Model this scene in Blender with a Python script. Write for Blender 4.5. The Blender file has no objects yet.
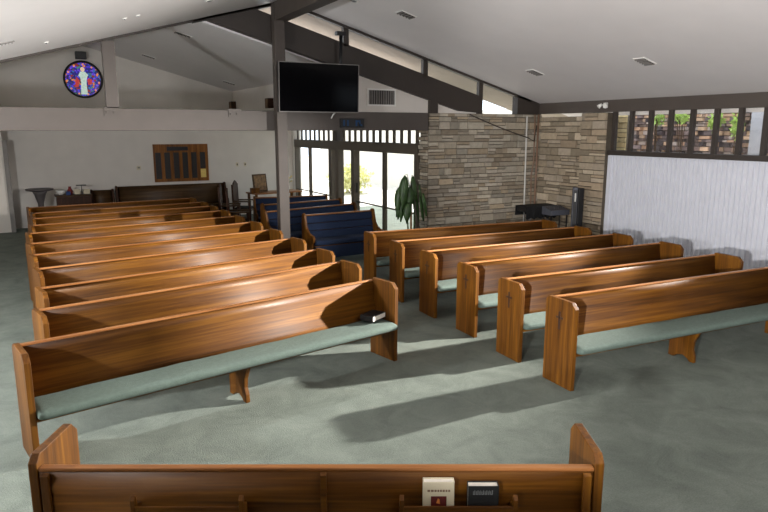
import bpy, bmesh, math, random
from mathutils import Vector, Matrix
random.seed(7)
C = bpy.context.scene.collection
D = bpy.data
R = math.radians

# ---------------------------------------------------------------- camera
cam = D.cameras.new('camera'); cam.sensor_width = 36; cam.lens = 645/768*36
cam.clip_end = 300
co = D.objects.new('camera', cam); C.objects.link(co)
co.location = (0, 0, 2.5)
pitch = math.atan(126/645); yaw = math.atan(359/math.hypot(645, 126))
co.rotation_euler = (math.pi/2-pitch, 0, -yaw)
bpy.context.scene.camera = co
# ---------------------------------------------------------------- world, sun, lights, exposure
sc = bpy.context.scene
sc.view_settings.view_transform = 'Standard'; sc.view_settings.look = 'None'
sc.view_settings.gamma = 1; sc.view_settings.use_curve_mapping = False
sc.view_settings.exposure = 0.0
sc.cycles.max_bounces = 10; sc.cycles.diffuse_bounces = 6; sc.cycles.transparent_max_bounces = 12
sc.cycles.sample_clamp_indirect = 4
w = D.worlds.new('sky'); sc.world = w; w.use_nodes = True
bg = w.node_tree.nodes['Background']; bg.inputs[0].default_value = (.80, .90, 1, 1); bg.inputs[1].default_value = 2.6
def lamp(kind, name, loc, energy, color, target=None, size=.3, size_y=None):
    l = D.lights.new(name, kind); l.energy = energy; l.color = color
    o = D.objects.new(name, l); C.objects.link(o); o.location = loc
    if kind == 'AREA':
        l.size = size
        if size_y: l.shape = 'RECTANGLE'; l.size_y = size_y
    if kind == 'SPOT':
        l.shadow_soft_size = size; l.spot_size = R(112); l.spot_blend = .35
    if kind == 'POINT': l.shadow_soft_size = size
    if target:
        o.rotation_euler = (Vector(target)-Vector(loc)).to_track_quat('-Z', 'Y').to_euler()
    return o
sun = lamp('SUN', 'sun', (20, 20, 20), 11, (1, .95, .86), (20-.45*10, 20-.75*10, 20-1.35*10)); sun.data.angle = R(.5)
o = lamp('SPOT', 'right_flash_standin', (9.75, 4.3, 2.85), 13500, (1, .96, .91), (-1.0, 8.0, .75), .07); o.data.spot_size = R(47); o.data.spot_blend = 1.0; o.scale = (1.9, 1, 1)  # unseen lamp added in place of photographic flash, set from the pew shadows
lamp('POINT', 'left_flash_standin', (-2.9, 6.5, 2.35), 800, (.95, .97, 1), None, .08)  # hidden lamp added as flash from the left, after the aisle panel shadows
o = lamp('SPOT', 'rear_flash_standin', (-2.5, -.9, 2.4), 4200, (1, .97, .95), (10.2, 8.2, 2.3), .06); o.data.spot_size = R(36); o.data.spot_blend = .6  # hidden flash stand-in left behind the viewer, added to light ribbed wall and stone
lamp('AREA', 'added_ceiling_fill', (4.2, -.8, 2.3), 440, (1, .97, .97), (4.6, 1.0, 6), 1.0)  # added upward fill that brightens ceiling and far walls, not a fitting

# ---------------------------------------------------------------- materials
def lin(c):
    return tuple((x/12.92 if x <= .04045 else ((x+.055)/1.055)**2.4) for x in c)
def rgb(r, g, b): return lin((r/255, g/255, b/255))+(1,)
def mat(name, col, rough=.6, metal=0, bump=None, var=None, scale=8, coat=0, emit=None, es=1, spec=None):
    m = D.materials.new(name); m.use_nodes = True; n = m.node_tree; b = n.nodes['Principled BSDF']
    b.inputs['Base Color'].default_value = col; b.inputs['Roughness'].default_value = rough
    b.inputs['Metallic'].default_value = metal
    if spec is not None: b.inputs['Specular IOR Level'].default_value = spec
    if coat: b.inputs['Coat Weight'].default_value = coat; b.inputs['Coat Roughness'].default_value = .25
    if emit: b.inputs['Emission Color'].default_value = emit; b.inputs['Emission Strength'].default_value = es
    tc = n.nodes.new('ShaderNodeTexCoord'); no = n.nodes.new('ShaderNodeTexNoise')
    no.inputs['Scale'].default_value = scale; no.inputs['Detail'].default_value = 6
    n.links.new(tc.outputs['Object'], no.inputs['Vector'])
    v = var if var is not None else .08
    r = n.nodes.new('ShaderNodeValToRGB'); r.color_ramp.elements[0].position = .3; r.color_ramp.elements[1].position = .7
    r.color_ramp.elements[0].color = tuple(max(0, c*(1-v)) for c in col[:3])+(1,)
    r.color_ramp.elements[1].color = tuple(min(1, c*(1+v)) for c in col[:3])+(1,)
    n.links.new(no.outputs['Fac'], r.inputs[0]); n.links.new(r.outputs[0], b.inputs['Base Color'])
    if bump:
        bp = n.nodes.new('ShaderNodeBump'); bp.inputs['Strength'].default_value = bump; bp.inputs['Distance'].default_value = .01
        n2 = n.nodes.new('ShaderNodeTexNoise'); n2.inputs['Scale'].default_value = scale*6; n2.inputs['Detail'].default_value = 4
        n.links.new(tc.outputs['Object'], n2.inputs['Vector'])
        n.links.new(n2.outputs['Fac'], bp.inputs['Height']); n.links.new(bp.outputs[0], b.inputs['Normal'])
    return m
def wood(name, dark, mid, light, axis=0, rough=.5, coat=.04, scale=1.0):
    m = D.materials.new(name); m.use_nodes = True; n = m.node_tree; b = n.nodes['Principled BSDF']
    L = n.links.new
    tc = n.nodes.new('ShaderNodeTexCoord'); oi = n.nodes.new('ShaderNodeObjectInfo')
    mp = n.nodes.new('ShaderNodeMapping')
    s = [11*scale]*3; s[axis] = .45*scale; mp.inputs['Scale'].default_value = s
    vm = n.nodes.new('ShaderNodeVectorMath'); vm.operation = 'MULTIPLY_ADD'
    cb = n.nodes.new('ShaderNodeCombineXYZ')
    for i in range(3): L(oi.outputs['Random'], cb.inputs[i])
    L(cb.outputs[0], vm.inputs[0]); vm.inputs[1].default_value = (37, 51, 23); L(tc.outputs['Object'], vm.inputs[2])
    L(vm.outputs[0], mp.inputs[0])
    n1 = n.nodes.new('ShaderNodeTexNoise'); n1.inputs['Scale'].default_value = 1; n1.inputs['Detail'].default_value = 5
    n1.inputs['Distortion'].default_value = 1.2; L(mp.outputs[0], n1.inputs['Vector'])
    mp2 = n.nodes.new('ShaderNodeMapping'); s2 = [60*scale]*3; s2[axis] = 2*scale; mp2.inputs['Scale'].default_value = s2
    L(vm.outputs[0], mp2.inputs[0])
    n2 = n.nodes.new('ShaderNodeTexNoise'); n2.inputs['Scale'].default_value = 1; n2.inputs['Detail'].default_value = 3
    L(mp2.outputs[0], n2.inputs['Vector'])
    mx = n.nodes.new('ShaderNodeMath'); mx.operation = 'MULTIPLY_ADD'; mx.inputs[1].default_value = .35
    L(n2.outputs['Fac'], mx.inputs[0])
    ms = n.nodes.new('ShaderNodeMath'); ms.operation = 'MULTIPLY'; ms.inputs[1].default_value = .65
    L(n1.outputs['Fac'], ms.inputs[0]); L(ms.outputs[0], mx.inputs[2])
    r = n.nodes.new('ShaderNodeValToRGB'); e = r.color_ramp.elements
    e[0].position = .34; e[0].color = dark; e[1].position = .66; e[1].color = light
    k = r.color_ramp.elements.new(.5); k.color = mid
    L(mx.outputs[0], r.inputs[0]); L(r.outputs[0], b.inputs['Base Color'])
    b.inputs['Roughness'].default_value = rough; b.inputs['Specular IOR Level'].default_value = .2; b.inputs['Coat Weight'].default_value = coat; b.inputs['Coat Roughness'].default_value = .3
    bp = n.nodes.new('ShaderNodeBump'); bp.inputs['Strength'].default_value = .12; bp.inputs['Distance'].default_value = .004
    L(n2.outputs['Fac'], bp.inputs['Height']); L(bp.outputs[0], b.inputs['Normal'])
    return m
def attr_mat(name, rough=.85, bump=.5, em=0):
    m = D.materials.new(name); m.use_nodes = True; n = m.node_tree; b = n.nodes['Principled BSDF']
    a = n.nodes.new('ShaderNodeAttribute'); a.attribute_name = 'col'
    tc = n.nodes.new('ShaderNodeTexCoord'); no = n.nodes.new('ShaderNodeTexNoise'); no.inputs['Scale'].default_value = 14; no.inputs['Detail'].default_value = 8
    n.links.new(tc.outputs['Object'], no.inputs['Vector'])
    r = n.nodes.new('ShaderNodeMapRange'); r.inputs['To Min'].default_value = .7; r.inputs['To Max'].default_value = 1.25
    n.links.new(no.outputs['Fac'], r.inputs[0])
    v = n.nodes.new('ShaderNodeVectorMath'); v.operation = 'SCALE'
    n.links.new(a.outputs['Color'], v.inputs[0]); n.links.new(r.outputs[0], v.inputs['Scale'])
    n.links.new(v.outputs[0], b.inputs['Base Color'])
    if em:
        n.links.new(v.outputs[0], b.inputs['Emission Color']); b.inputs['Emission Strength'].default_value = em
    b.inputs['Roughness'].default_value = rough
    bp = n.nodes.new('ShaderNodeBump'); bp.inputs['Strength'].default_value = bump; bp.inputs['Distance'].default_value = .02
    n.links.new(no.outputs['Fac'], bp.inputs['Height']); n.links.new(bp.outputs[0], b.inputs['Normal'])
    return m
def glass_mat(name, tint=(1, 1, 1, 1), refl=.06):
    m = D.materials.new(name); m.use_nodes = True; n = m.node_tree; n.nodes.clear()
    o = n.nodes.new('ShaderNodeOutputMaterial'); t = n.nodes.new('ShaderNodeBsdfTransparent'); t.inputs[0].default_value = tint
    g = n.nodes.new('ShaderNodeBsdfGlossy'); g.inputs['Roughness'].default_value = .02
    mx = n.nodes.new('ShaderNodeMixShader'); mx.inputs[0].default_value = refl
    n.links.new(t.outputs[0], mx.inputs[1]); n.links.new(g.outputs[0], mx.inputs[2]); n.links.new(mx.outputs[0], o.inputs[0])
    return m
M = {}
WD = (rgb(62, 34, 5), rgb(92, 55, 11), rgb(118, 76, 19))
M['oak_h'] = wood('oak_long_grain', *WD, axis=0)
M['oak_v'] = wood('oak_upright_grain', *WD, axis=2)
M['oak_rail'] = wood('pale_oak_rail', rgb(112, 68, 34), rgb(140, 92, 52), rgb(160, 112, 70), axis=0, rough=.3)  # lighter, smoother oak for top rails and a table top
M['oak_dark'] = wood('dark_oak', rgb(50, 34, 18), rgb(68, 48, 26), rgb(86, 62, 36), axis=0)
M['oak_dark_v'] = wood('dark_oak_upright', rgb(36, 20, 12), rgb(56, 32, 19), rgb(74, 44, 26), axis=2)
M['inlay'] = mat('cross_recess', rgb(46, 22, 8), .6)
M['cushion'] = mat('sage_green_fabric', rgb(82, 96, 88), .95, bump=.4, var=.10, scale=30)
M['blue'] = mat('blue_upholstery', rgb(11, 30, 58), .95, bump=.3, var=.08, scale=20)
M['white_wall'] = mat('warm_white_paint', rgb(212, 206, 198), .75, var=.03, scale=3)
M['ceiling'] = mat('ceiling_paint', rgb(216, 212, 211), .45, var=.02, scale=2, bump=.05)
M['ceiling_matte'] = mat('flat_ceiling_paint', rgb(216, 212, 211), .9, var=.02, scale=2, spec=.2)
M['beam'] = mat('taupe_brown_beam_paint', rgb(68, 60, 54), .55, var=.07, scale=5)
M['beam_dark'] = mat('dark_brown_beam_paint', rgb(50, 43, 38), .55, var=.08, scale=5)
M['beam_light'] = mat('taupe_beam_paint', rgb(76, 69, 64), .55, var=.05, scale=5)
M['bronze'] = mat('bronze_window_frame', rgb(84, 76, 66), .45, var=.05, scale=9)
M['panel'] = mat('white_ribbed_panel', rgb(206, 208, 216), .6, var=.03, scale=4)
M['black'] = mat('black_plastic', rgb(16, 16, 18), .45)
M['black_cloth'] = mat('black_cloth', rgb(14, 14, 16), .95, bump=.4, scale=20)
M['grey_plastic'] = mat('grey_plastic', rgb(70, 72, 80), .5)
M['screen'] = mat('tv_screen', rgb(7, 7, 9), .1, var=.02, spec=.12)
M['chrome'] = mat('brushed_metal', rgb(170, 170, 172), .3, metal=1)
M['white_plastic'] = mat('white_plastic', rgb(228, 226, 220), .4, var=.03)
M['grille'] = mat('grey_grille', rgb(120, 116, 112), .6)
M['dark_slot'] = mat('dark_slot', rgb(46, 43, 40), .8)
M['pipe_white'] = mat('white_conduit', rgb(196, 194, 188), .5)
M['pipe_brown'] = mat('brown_conduit', rgb(120, 94, 76), .5)
M['leaf'] = mat('dark_green_leaf', rgb(52, 78, 38), .45, var=.4, scale=12)
M['leaf2'] = mat('bright_foliage', rgb(150, 176, 90), .6, var=.35, scale=5)
M['pale_leaf'] = mat('glare_pale_foliage', rgb(206, 206, 150), .7, var=.25, scale=4)  # yellowish leaves, paled in colour to imitate blown-out outdoor glare
M['soil'] = mat('potting_soil', rgb(40, 30, 22), .95)
M['pot'] = mat('dark_ceramic_pot', rgb(48, 38, 32), .4)
M['stake'] = mat('pale_wood_stake', rgb(150, 112, 74), .7)
M['patio'] = mat('concrete_patio', rgb(206, 200, 190), .85, var=.08, scale=1.5)
M['ext_wall'] = mat('pale_stucco', rgb(214, 208, 196), .9, var=.04, scale=2)
M['soffit'] = mat('tan_soffit', rgb(158, 146, 132), .8, var=.05, scale=3)
M['glass'] = glass_mat('window_glass', (1, 1, 1, 1), .05)
M['stone'] = attr_mat('ledge_stone')
M['mortar'] = mat('dark_mortar', rgb(88, 78, 66), .95, var=.15, scale=10)
M['paper'] = mat('paper_pages', rgb(222, 216, 204), .8, var=.04, scale=40)
M['cream'] = mat('cream_book_cover', rgb(206, 196, 170), .7, var=.04, scale=15)
M['maroon'] = mat('maroon_print', rgb(92, 22, 20), .6)
M['orange_print'] = mat('orange_print', rgb(214, 130, 60), .6)
M['book_black'] = mat('black_leatherette', rgb(18, 18, 20), .5, bump=.3, scale=30)
M['gold'] = mat('dull_silver_lettering', rgb(110, 112, 112), .5)
M['plaque_wood'] = wood('plaque_oak', rgb(92, 54, 20), rgb(122, 76, 30), rgb(150, 98, 44), axis=2)
M['yellow'] = mat('yellow_card', rgb(222, 196, 110), .7)
M['bluelamp'] = mat('blue_sign_face', rgb(20, 60, 100), .8)
M['brownbox'] = mat('brown_speaker_cloth', rgb(110, 84, 60), .9, scale=60, var=.25)
M['red'] = mat('red_cloth', rgb(120, 40, 40), .8)
M['blueitem'] = mat('blue_cloth', rgb(40, 66, 120), .8)
M['lead'] = mat('lead_came', rgb(22, 20, 20), .6)
M['tan_print'] = mat('gold_brown_picture', rgb(120, 92, 58), .7, var=.7, scale=12)
M['concrete'] = mat('grey_concrete_post', rgb(150, 150, 154), .8)
M['font'] = mat('dark_stone_font', rgb(72, 66, 66), .5)

# carpet
def carpet():
    m = D.materials.new('sage_carpet'); m.use_nodes = True; n = m.node_tree; b = n.nodes['Principled BSDF']; L = n.links.new
    tc = n.nodes.new('ShaderNodeTexCoord')
    a = n.nodes.new('ShaderNodeTexNoise'); a.inputs['Scale'].default_value = 2.2; a.inputs['Detail'].default_value = 8; a.inputs['Roughness'].default_value = .72; a.inputs['Distortion'].default_value = .6
    c = n.nodes.new('ShaderNodeTexNoise'); c.inputs['Scale'].default_value = 90; c.inputs['Detail'].default_value = 3
    L(tc.outputs['Object'], a.inputs['Vector']); L(tc.outputs['Object'], c.inputs['Vector'])
    ad = n.nodes.new('ShaderNodeMath'); ad.operation = 'MULTIPLY_ADD'; ad.inputs[1].default_value = .35
    L(c.outputs['Fac'], ad.inputs[0])
    s = n.nodes.new('ShaderNodeMath'); s.operation = 'MULTIPLY'; s.inputs[1].default_value = .65
    L(a.outputs['Fac'], s.inputs[0]); L(s.outputs[0], ad.inputs[2])
    r = n.nodes.new('ShaderNodeValToRGB'); r.color_ramp.elements[0].position = .33; r.color_ramp.elements[1].position = .67
    r.color_ramp.elements[0].color = rgb(84, 91, 84); r.color_ramp.elements[1].color = rgb(120, 127, 118)
    L(ad.outputs[0], r.inputs[0]); L(r.outputs[0], b.inputs['Base Color']); b.inputs['Roughness'].default_value = .95
    b.inputs['Specular IOR Level'].default_value = .15
    bp = n.nodes.new('ShaderNodeBump'); bp.inputs['Strength'].default_value = .5; bp.inputs['Distance'].default_value = .01
    L(c.outputs['Fac'], bp.inputs['Height']); L(bp.outputs[0], b.inputs['Normal'])
    return m
M['carpet'] = carpet()

# ---------------------------------------------------------------- mesh helpers
class MB:
    def __init__(s): s.v = []; s.f = []; s.mi = []; s.sm = []
    def add(s, vs, fs, mi=0, smooth=False):
        o = len(s.v); s.v += [tuple(p) for p in vs]
        for f in fs: s.f.append([i+o for i in f]); s.mi.append(mi); s.sm.append(smooth)
        return s
    def box(s, x0, x1, y0, y1, z0, z1, mi=0):
        return s.add([(x0,y0,z0),(x1,y0,z0),(x1,y1,z0),(x0,y1,z0),(x0,y0,z1),(x1,y0,z1),(x1,y1,z1),(x0,y1,z1)],
                     [(0,3,2,1),(4,5,6,7),(0,1,5,4),(1,2,6,5),(2,3,7,6),(3,0,4,7)], mi)
    def prism(s, pts, a0, a1, axis='x', mi=0, smooth=False):
        # polygon pts in the other two axes, extruded along axis
        n = len(pts)
        def P(a, p):
            return {'x': (a, p[0], p[1]), 'y': (p[0], a, p[1]), 'z': (p[0], p[1], a)}[axis]
        vs = [P(a0, p) for p in pts]+[P(a1, p) for p in pts]
        fs = [list(range(n))[::-1], list(range(n, 2*n))]
        o = len(s.v)
        s.add(vs, fs, mi); 
        s.add([], [], mi)
        for i in range(n):
            j = (i+1) % n
            s.f.append([o+i, o+j, o+n+j, o+n+i]); s.mi.append(mi); s.sm.append(smooth)
        return s
    def tube(s, pts, r, n=8, mi=0):
        pts = [Vector(p) for p in pts]; o = len(s.v); k = len(pts)
        rr = r if isinstance(r, (list, tuple)) else [r]*k
        for i, p in enumerate(pts):
            t = (pts[min(i+1, k-1)]-pts[max(i-1, 0)]).normalized()
            u = t.cross(Vector((0, 0, 1)) if abs(t.z) < .9 else Vector((1, 0, 0))).normalized(); v = t.cross(u)
            for a in range(n):
                q = p+(u*math.cos(2*math.pi*a/n)+v*math.sin(2*math.pi*a/n))*rr[i]; s.v.append(tuple(q))
        for i in range(k-1):
            for a in range(n):
                b = (a+1) % n
                s.f.append([o+i*n+a, o+i*n+b, o+(i+1)*n+b, o+(i+1)*n+a]); s.mi.append(mi); s.sm.append(True)
        s.f.append([o+a for a in range(n)][::-1]); s.mi.append(mi); s.sm.append(False)
        s.f.append([o+(k-1)*n+a for a in range(n)]); s.mi.append(mi); s.sm.append(False)
        return s
    def lathe(s, prof, c=(0, 0, 0), n=24, mi=0):
        o = len(s.v); k = len(prof)
        for r, z in prof:
            for a in range(n):
                s.v.append((c[0]+r*math.cos(2*math.pi*a/n), c[1]+r*math.sin(2*math.pi*a/n), c[2]+z))
        for i in range(k-1):
            for a in range(n):
                b = (a+1) % n
                s.f.append([o+i*n+a, o+i*n+b, o+(i+1)*n+b, o+(i+1)*n+a]); s.mi.append(mi); s.sm.append(True)
        s.f.append([o+a for a in range(n)][::-1]); s.mi.append(mi); s.sm.append(False)
        s.f.append([o+(k-1)*n+a for a in range(n)]); s.mi.append(mi); s.sm.append(False)
        return s
    def build(s, name, mats, parent=None, bevel=0, loc=None, rot=None, seg=2):
        me = D.meshes.new(name); me.from_pydata(s.v, [], s.f); 
        if not isinstance(mats, (list, tuple)): mats = [mats]
        for m in mats: me.materials.append(m)
        for p, mi, sm in zip(me.polygons, s.mi, s.sm): p.material_index = mi; p.use_smooth = sm
        bm = bmesh.new(); bm.from_mesh(me); bmesh.ops.recalc_face_normals(bm, faces=bm.faces); bm.to_mesh(me); bm.free()
        o = D.objects.new(name, me); C.objects.link(o)
        if parent: o.parent = parent
        if loc: o.location = loc
        if rot is not None: o.rotation_euler = (0, 0, rot)
        if bevel:
            b = o.modifiers.new('bevel', 'BEVEL'); b.width = bevel; b.segments = seg; b.limit_method = 'ANGLE'; b.angle_limit = R(40)
        return o
def tag(o, label=None, cat=None, group=None, kind=None):
    if label: o['label'] = label
    if cat: o['category'] = cat
    if group: o['group'] = group
    if kind: o['kind'] = kind
    return o
def struct(o, label, cat='room'): return tag(o, label, cat, kind='structure')
def empty(name, loc=(0, 0, 0), rz=0):
    o = D.objects.new(name, None); C.objects.link(o); o.location = loc; o.rotation_euler = (0, 0, rz); o.empty_display_size = .1
    return o
def kids(o): return [c for c in C.objects if c.parent == o]
def copy_tree(o, parent=None):
    ch = kids(o)
    c = o.copy(); C.objects.link(c)
    if parent: c.parent = parent
    for k in ch: copy_tree(k, c)
    return c
def stone_mesh(name, W, H, palette, origin, udir, ndir, parent=None, rowh=(.05, .13), ln=(.14, .5), out=(.005, .06), seed=1, back=.06):
    """wall of coursed ledge stones; u along udir, z up, stones stand out along ndir"""
    rnd = random.Random(seed); u = Vector(udir); nn = Vector(ndir); o = Vector(origin)
    v = []; f = []; cols = []
    def quadbox(u0, u1, z0, z1, d, col):
        b = len(v); j = .3*min(.02, (z1-z0)*.3)
        for dd, jj in ((-.01, 0), (d, j)):
            for (a, c) in ((u0+jj, z0+jj), (u1-jj, z0+jj), (u1-jj, z1-jj), (u0+jj, z1-jj)):
                q = o+u*a+nn*(dd+(rnd.uniform(-.006, .006) if dd > 0 else 0))+Vector((0, 0, c)); v.append(tuple(q))
        for q in ((4,5,6,7),(0,1,5,4),(1,2,6,5),(2,3,7,6),(3,0,4,7)):
            f.append([b+i for i in q]); cols.append(col)
    # backing
    b = len(v)
    for dd in (0, -back):
        for (a, c) in ((0, 0), (W, 0), (W, H), (0, H)): v.append(tuple(o+u*a+nn*dd+Vector((0, 0, c))))
    mort = rgb(80, 72, 60)
    for q in ((0,1,2,3),(4,5,6,7),(0,1,5,4),(1,2,6,5),(2,3,7,6),(3,0,4,7)): f.append([b+i for i in q]); cols.append(mort)
    z = 0
    while z < H-.01:
        h = rnd.uniform(*rowh); 
        if z+h > H-.04: h = H-z
        a = 0
        while a < W-.01:
            l = rnd.uniform(*ln)
            if a+l > W-.08: l = W-a
            base = rnd.choice(palette); k = rnd.uniform(.55, .95)
            col = tuple(min(1, c*k) for c in base[:3])+(1,)
            if h > .1 and rnd.random() < .4:
                hs = h*rnd.uniform(.4, .6)
                quadbox(a+.004, a+l-.004, z+.003, z+hs-.003, rnd.uniform(*out), col)
                k2 = rnd.uniform(.55, .95); base = rnd.choice(palette)
                quadbox(a+.004, a+l-.004, z+hs+.003, z+h-.003, rnd.uniform(*out), tuple(min(1, c*k2) for c in base[:3])+(1,))
            else:
                quadbox(a+.004, a+l-.004, z+.003, z+h-.003, rnd.uniform(*out), col)
            a += l
        z += h
    me = D.meshes.new(name); me.from_pydata(v, [], f); me.materials.append(M['stone'])
    ca = me.color_attributes.new('col', 'FLOAT_COLOR', 'CORNER')
    for p, c in zip(me.polygons, cols):
        for li in p.loop_indices: ca.data[li].color = c
    bm = bmesh.new(); bm.from_mesh(me); bmesh.ops.recalc_face_normals(bm, faces=bm.faces); bm.to_mesh(me); bm.free()
    ob = D.objects.new(name, me); C.objects.link(ob)
    if parent: ob.parent = parent
    return ob

# ---------------------------------------------------------------- room dimensions
YS, XG, XR, YB, XL, YF = 11.38, 7.25, 10.25, 19.0, -3.4, -3.0
RX, RZ, K = 4.2, 4.73, .277
def zr(x): return RZ-K*abs(x-RX)
def zb(x): return 3.90-.27*(x-4.22) if x >= 1.2 else 4.715-.27*(1.2-x)

# floor
b = MB().box(XL-.2, XR+.1, YF-.2, YB+.2, -.15, 0)
struct(b.build('floor', M['carpet']), 'grey green carpet covering the floor under all the pews', 'floor')
# ceilings
b = MB().prism([(XL-.4, zr(XL-.4)), (RX, RZ), (RX, RZ+.25), (XL-.4, zr(XL-.4)+.25)], YF-.2, YS, 'y')
struct(b.build('ceiling', M['ceiling']), 'sloping white ceiling on the left side of the ridge', 'ceiling')
b = MB().prism([(RX, RZ), (XR+.9, zr(XR+.9)), (XR+.9, zr(XR+.9)+.25), (RX, RZ+.25)], YF-.2, YS+.05, 'y')
struct(b.build('ceiling', M['ceiling_matte']), 'wide sloping white ceiling on the right side with air vents', 'ceiling')
b = MB().prism([(3.3, zr(3.3)), (RX, RZ), (XR+.9, zr(XR+.9)), (XR+.9, zr(XR+.9)+.2), (RX, RZ+.2), (3.3, zr(3.3)+.2)], YS+.05, YS+1.42, 'y')
struct(b.build('ceiling', M['soffit']), 'tan roof overhang seen through the high slanted windows', 'ceiling')
# lower roof of the rear room
b = MB().prism([(XL-.2, zb(XL-.2)), (1.2, zb(1.2)), (7.6, zb(7.6)), (7.6, zb(7.6)+.18), (1.2, zb(1.2)+.18), (XL-.2, zb(XL-.2)+.18)], YS+.12, YB+.1, 'y')
struct(b.build('ceiling', M['ceiling']), 'sloping ceiling of the rear room behind the long beam', 'ceiling')
# closure added between left roof edge and rear roof to block sky light, unseen inside
b = MB().prism([(XL-.2, zr(XL-.2)+.26), (RX-1.45, zr(RX-1.45)+.26), (RX-1.45, zb(RX-1.45)+.17), (1.2, zb(1.2)+.17), (XL-.2, zb(XL-.2)+.17)], YS-.06, YS-.01, 'y')
struct(b.build('wall_light_blocker', M['white_wall']), 'unseen strip added above the left roof edge against sky light', 'wall')

# walls
b = MB().prism([(-2.8, 0), (XG+.2, 0), (XG+.2, zb(XG+.2)), (1.2, zb(1.2)), (-2.8, zb(-2.8))], YB, YB+.15, 'y')
wb = struct(b.build('wall_back', M['white_wall']), 'white gabled back wall with round stained glass and wooden plaque', 'wall')
b = MB().box(-2.6, -.52, 18.38, 18.55, 0, 2.9)
struct(b.build('wall_back_left', M['white_wall']), 'short pale wall beside the dark door post at far left', 'wall')
b = MB().box(-.52, -.42, 18.32, 18.58, 0, 2.25)
struct(b.build('trim_1', M['grille']), 'narrow grey upright door post at far left', 'trim')
b = MB().box(-2.75, -2.6, YS+.1, YB, 0, 3.75)
struct(b.build('wall_rear_left', M['white_wall']), 'left side wall of the rear room', 'wall')
# front (behind the camera) and left
b = MB().prism([(XL, 0), (XR+.1, 0), (XR+.1, zr(XR+.1)), (RX, RZ), (XL, zr(XL))], YF-.2, YF, 'y')
struct(b.build('wall_front', M['oak_dark_v']), 'wall behind the viewer', 'wall')
b = MB()
b.box(XL-.15, XL, YF, YS, 0, .5).box(XL-.15, XL, YF, YS, 2.3, zr(XL)+.02)
for y0, y1 in ((YF, 5.3), (8.1, 8.4), (10.8, YS)): b.box(XL-.15, XL, y0, y1, .5, 2.3)
struct(b.build('wall_left', M['white_wall']), 'left side wall with a row of windows', 'wall')
for i, (y0, y1) in enumerate(((5.3, 8.1), (8.4, 10.8))):
    e = empty('window_%d' % (i+1), (XL-.075, (y0+y1)/2, .5)); struct(e, 'window in the left side wall, number %s from the front' % ['one','two','three','four'][i], 'window')
    h = (y1-y0)/2
    MB().box(-.04, .04, -h, h, 0, .06).box(-.04, .04, -h, h, 1.74, 1.8).box(-.04, .04, -h, -h+.06, .06, 1.74).box(-.04, .04, h-.06, h, .06, 1.74).box(-.03, .03, -.03, .03, .06, 1.74).build('window_frame', M['bronze'], e)
    MB().box(-.004, .004, -h+.06, h-.06, .06, 1.74).build('glass', M['glass'], e)

# wall between nave left and rear room : none (open under the beam) -- left return
b = MB().box(XL, -2.6, YS, YS+.12, 0, 2.9)
struct(b.build('wall_left_return', M['white_wall']), 'wall return at the far left under the beam', 'wall')

# the long tie beam, ridge beam, rafter, post
b = MB().box(XL, XG-.03, YS-.05, YS+.12, 2.49, 2.84)
beam = struct(b.build('trim_2', M['beam_light'], bevel=.008), 'long horizontal grey brown beam spanning the hall', 'beam')
b = MB()
for x in (1.13, 3.12): b.box(x, x+.22, YS-.06, YS-.05, 2.72, 2.86); b.box(x+.03, x+.08, YS-.075, YS-.06, 2.76, 2.80); b.box(x+.14, x+.19, YS-.075, YS-.06, 2.76, 2.80)
b.build('bracket', M['beam_light'], beam)
b = MB().box(3.94, 4.13, YS-.22, YS-.055, 0, 4.66)
struct(b.build('trim_3', M['beam'], bevel=.01), 'tall square brown post carrying the ridge', 'post')
b = MB().box(3.95, 4.2, YF, YS-.05, 4.36, 4.68)
struct(b.build('trim_4', M['beam'], bevel=.01), 'brown ridge beam running towards the viewer', 'beam')
xr0, xr1 = 2.75, 9.5
b = MB().prism([(xr0-.3, 4.40-.278*(xr0-.3-4.23)-.48), (8.0, 4.40-.278*(8.0-4.23)-.46), (8.5, 2.86), (8.5, 4.40-.278*(8.5-4.23)), (xr0-.1, 4.40-.278*(xr0-.1-4.23))], YS-.03, YS+.12, 'y')
struct(b.build('trim_5', M['beam_dark'], bevel=.008), 'deep dark brown slanted rafter under the high windows', 'beam')
b = MB().prism([(2.6, zr(2.6)-.05), (RX, RZ-.05), (9.9, zr(9.9)-.05), (9.9, zr(9.9)), (RX, RZ), (2.6, zr(2.6))], YS-.06, YS+.05, 'y')
b.box(4.2, 9.9, YS, YS, 3, 3) if False else None
struct(b.build('trim_6', M['beam_dark']), 'thin dark trim along the top of the slanted windows', 'trim')
b = MB().prism([(XL, zr(XL)-.035), (RX, RZ-.035), (RX, RZ+.0), (XL, zr(XL)+.0)], YS-.06, YS-.0, 'y')
struct(b.build('trim_7', M['beam_dark']), 'thin dark trim along the left roof edge', 'trim')
b = MB().box(1.17, 1.36, YS-.06, YS+.1, 2.84, zr(1.2)-.02)
struct(b.build('trim_8', M['beam_light'], bevel=.006), 'short grey post standing on the beam beside the stained glass', 'post')
# short dark stud on the beam right of the vent
b = MB().box(7.27, 7.45, YS-.045, YS+.13, 2.84, 3.12)
struct(b.build('trim_9', M['beam_dark']), 'short dark stud between beam and rafter', 'trim')
b = MB().prism([(9.52, 2.84), (10.2, 2.84), (10.2, zr(10.2)), (9.52, zr(9.52))], YS-.06, YS+.12, 'y')
struct(b.build('trim_10', M['beam_dark']), 'dark corner post at the end of the slanted windows', 'trim')
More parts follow.
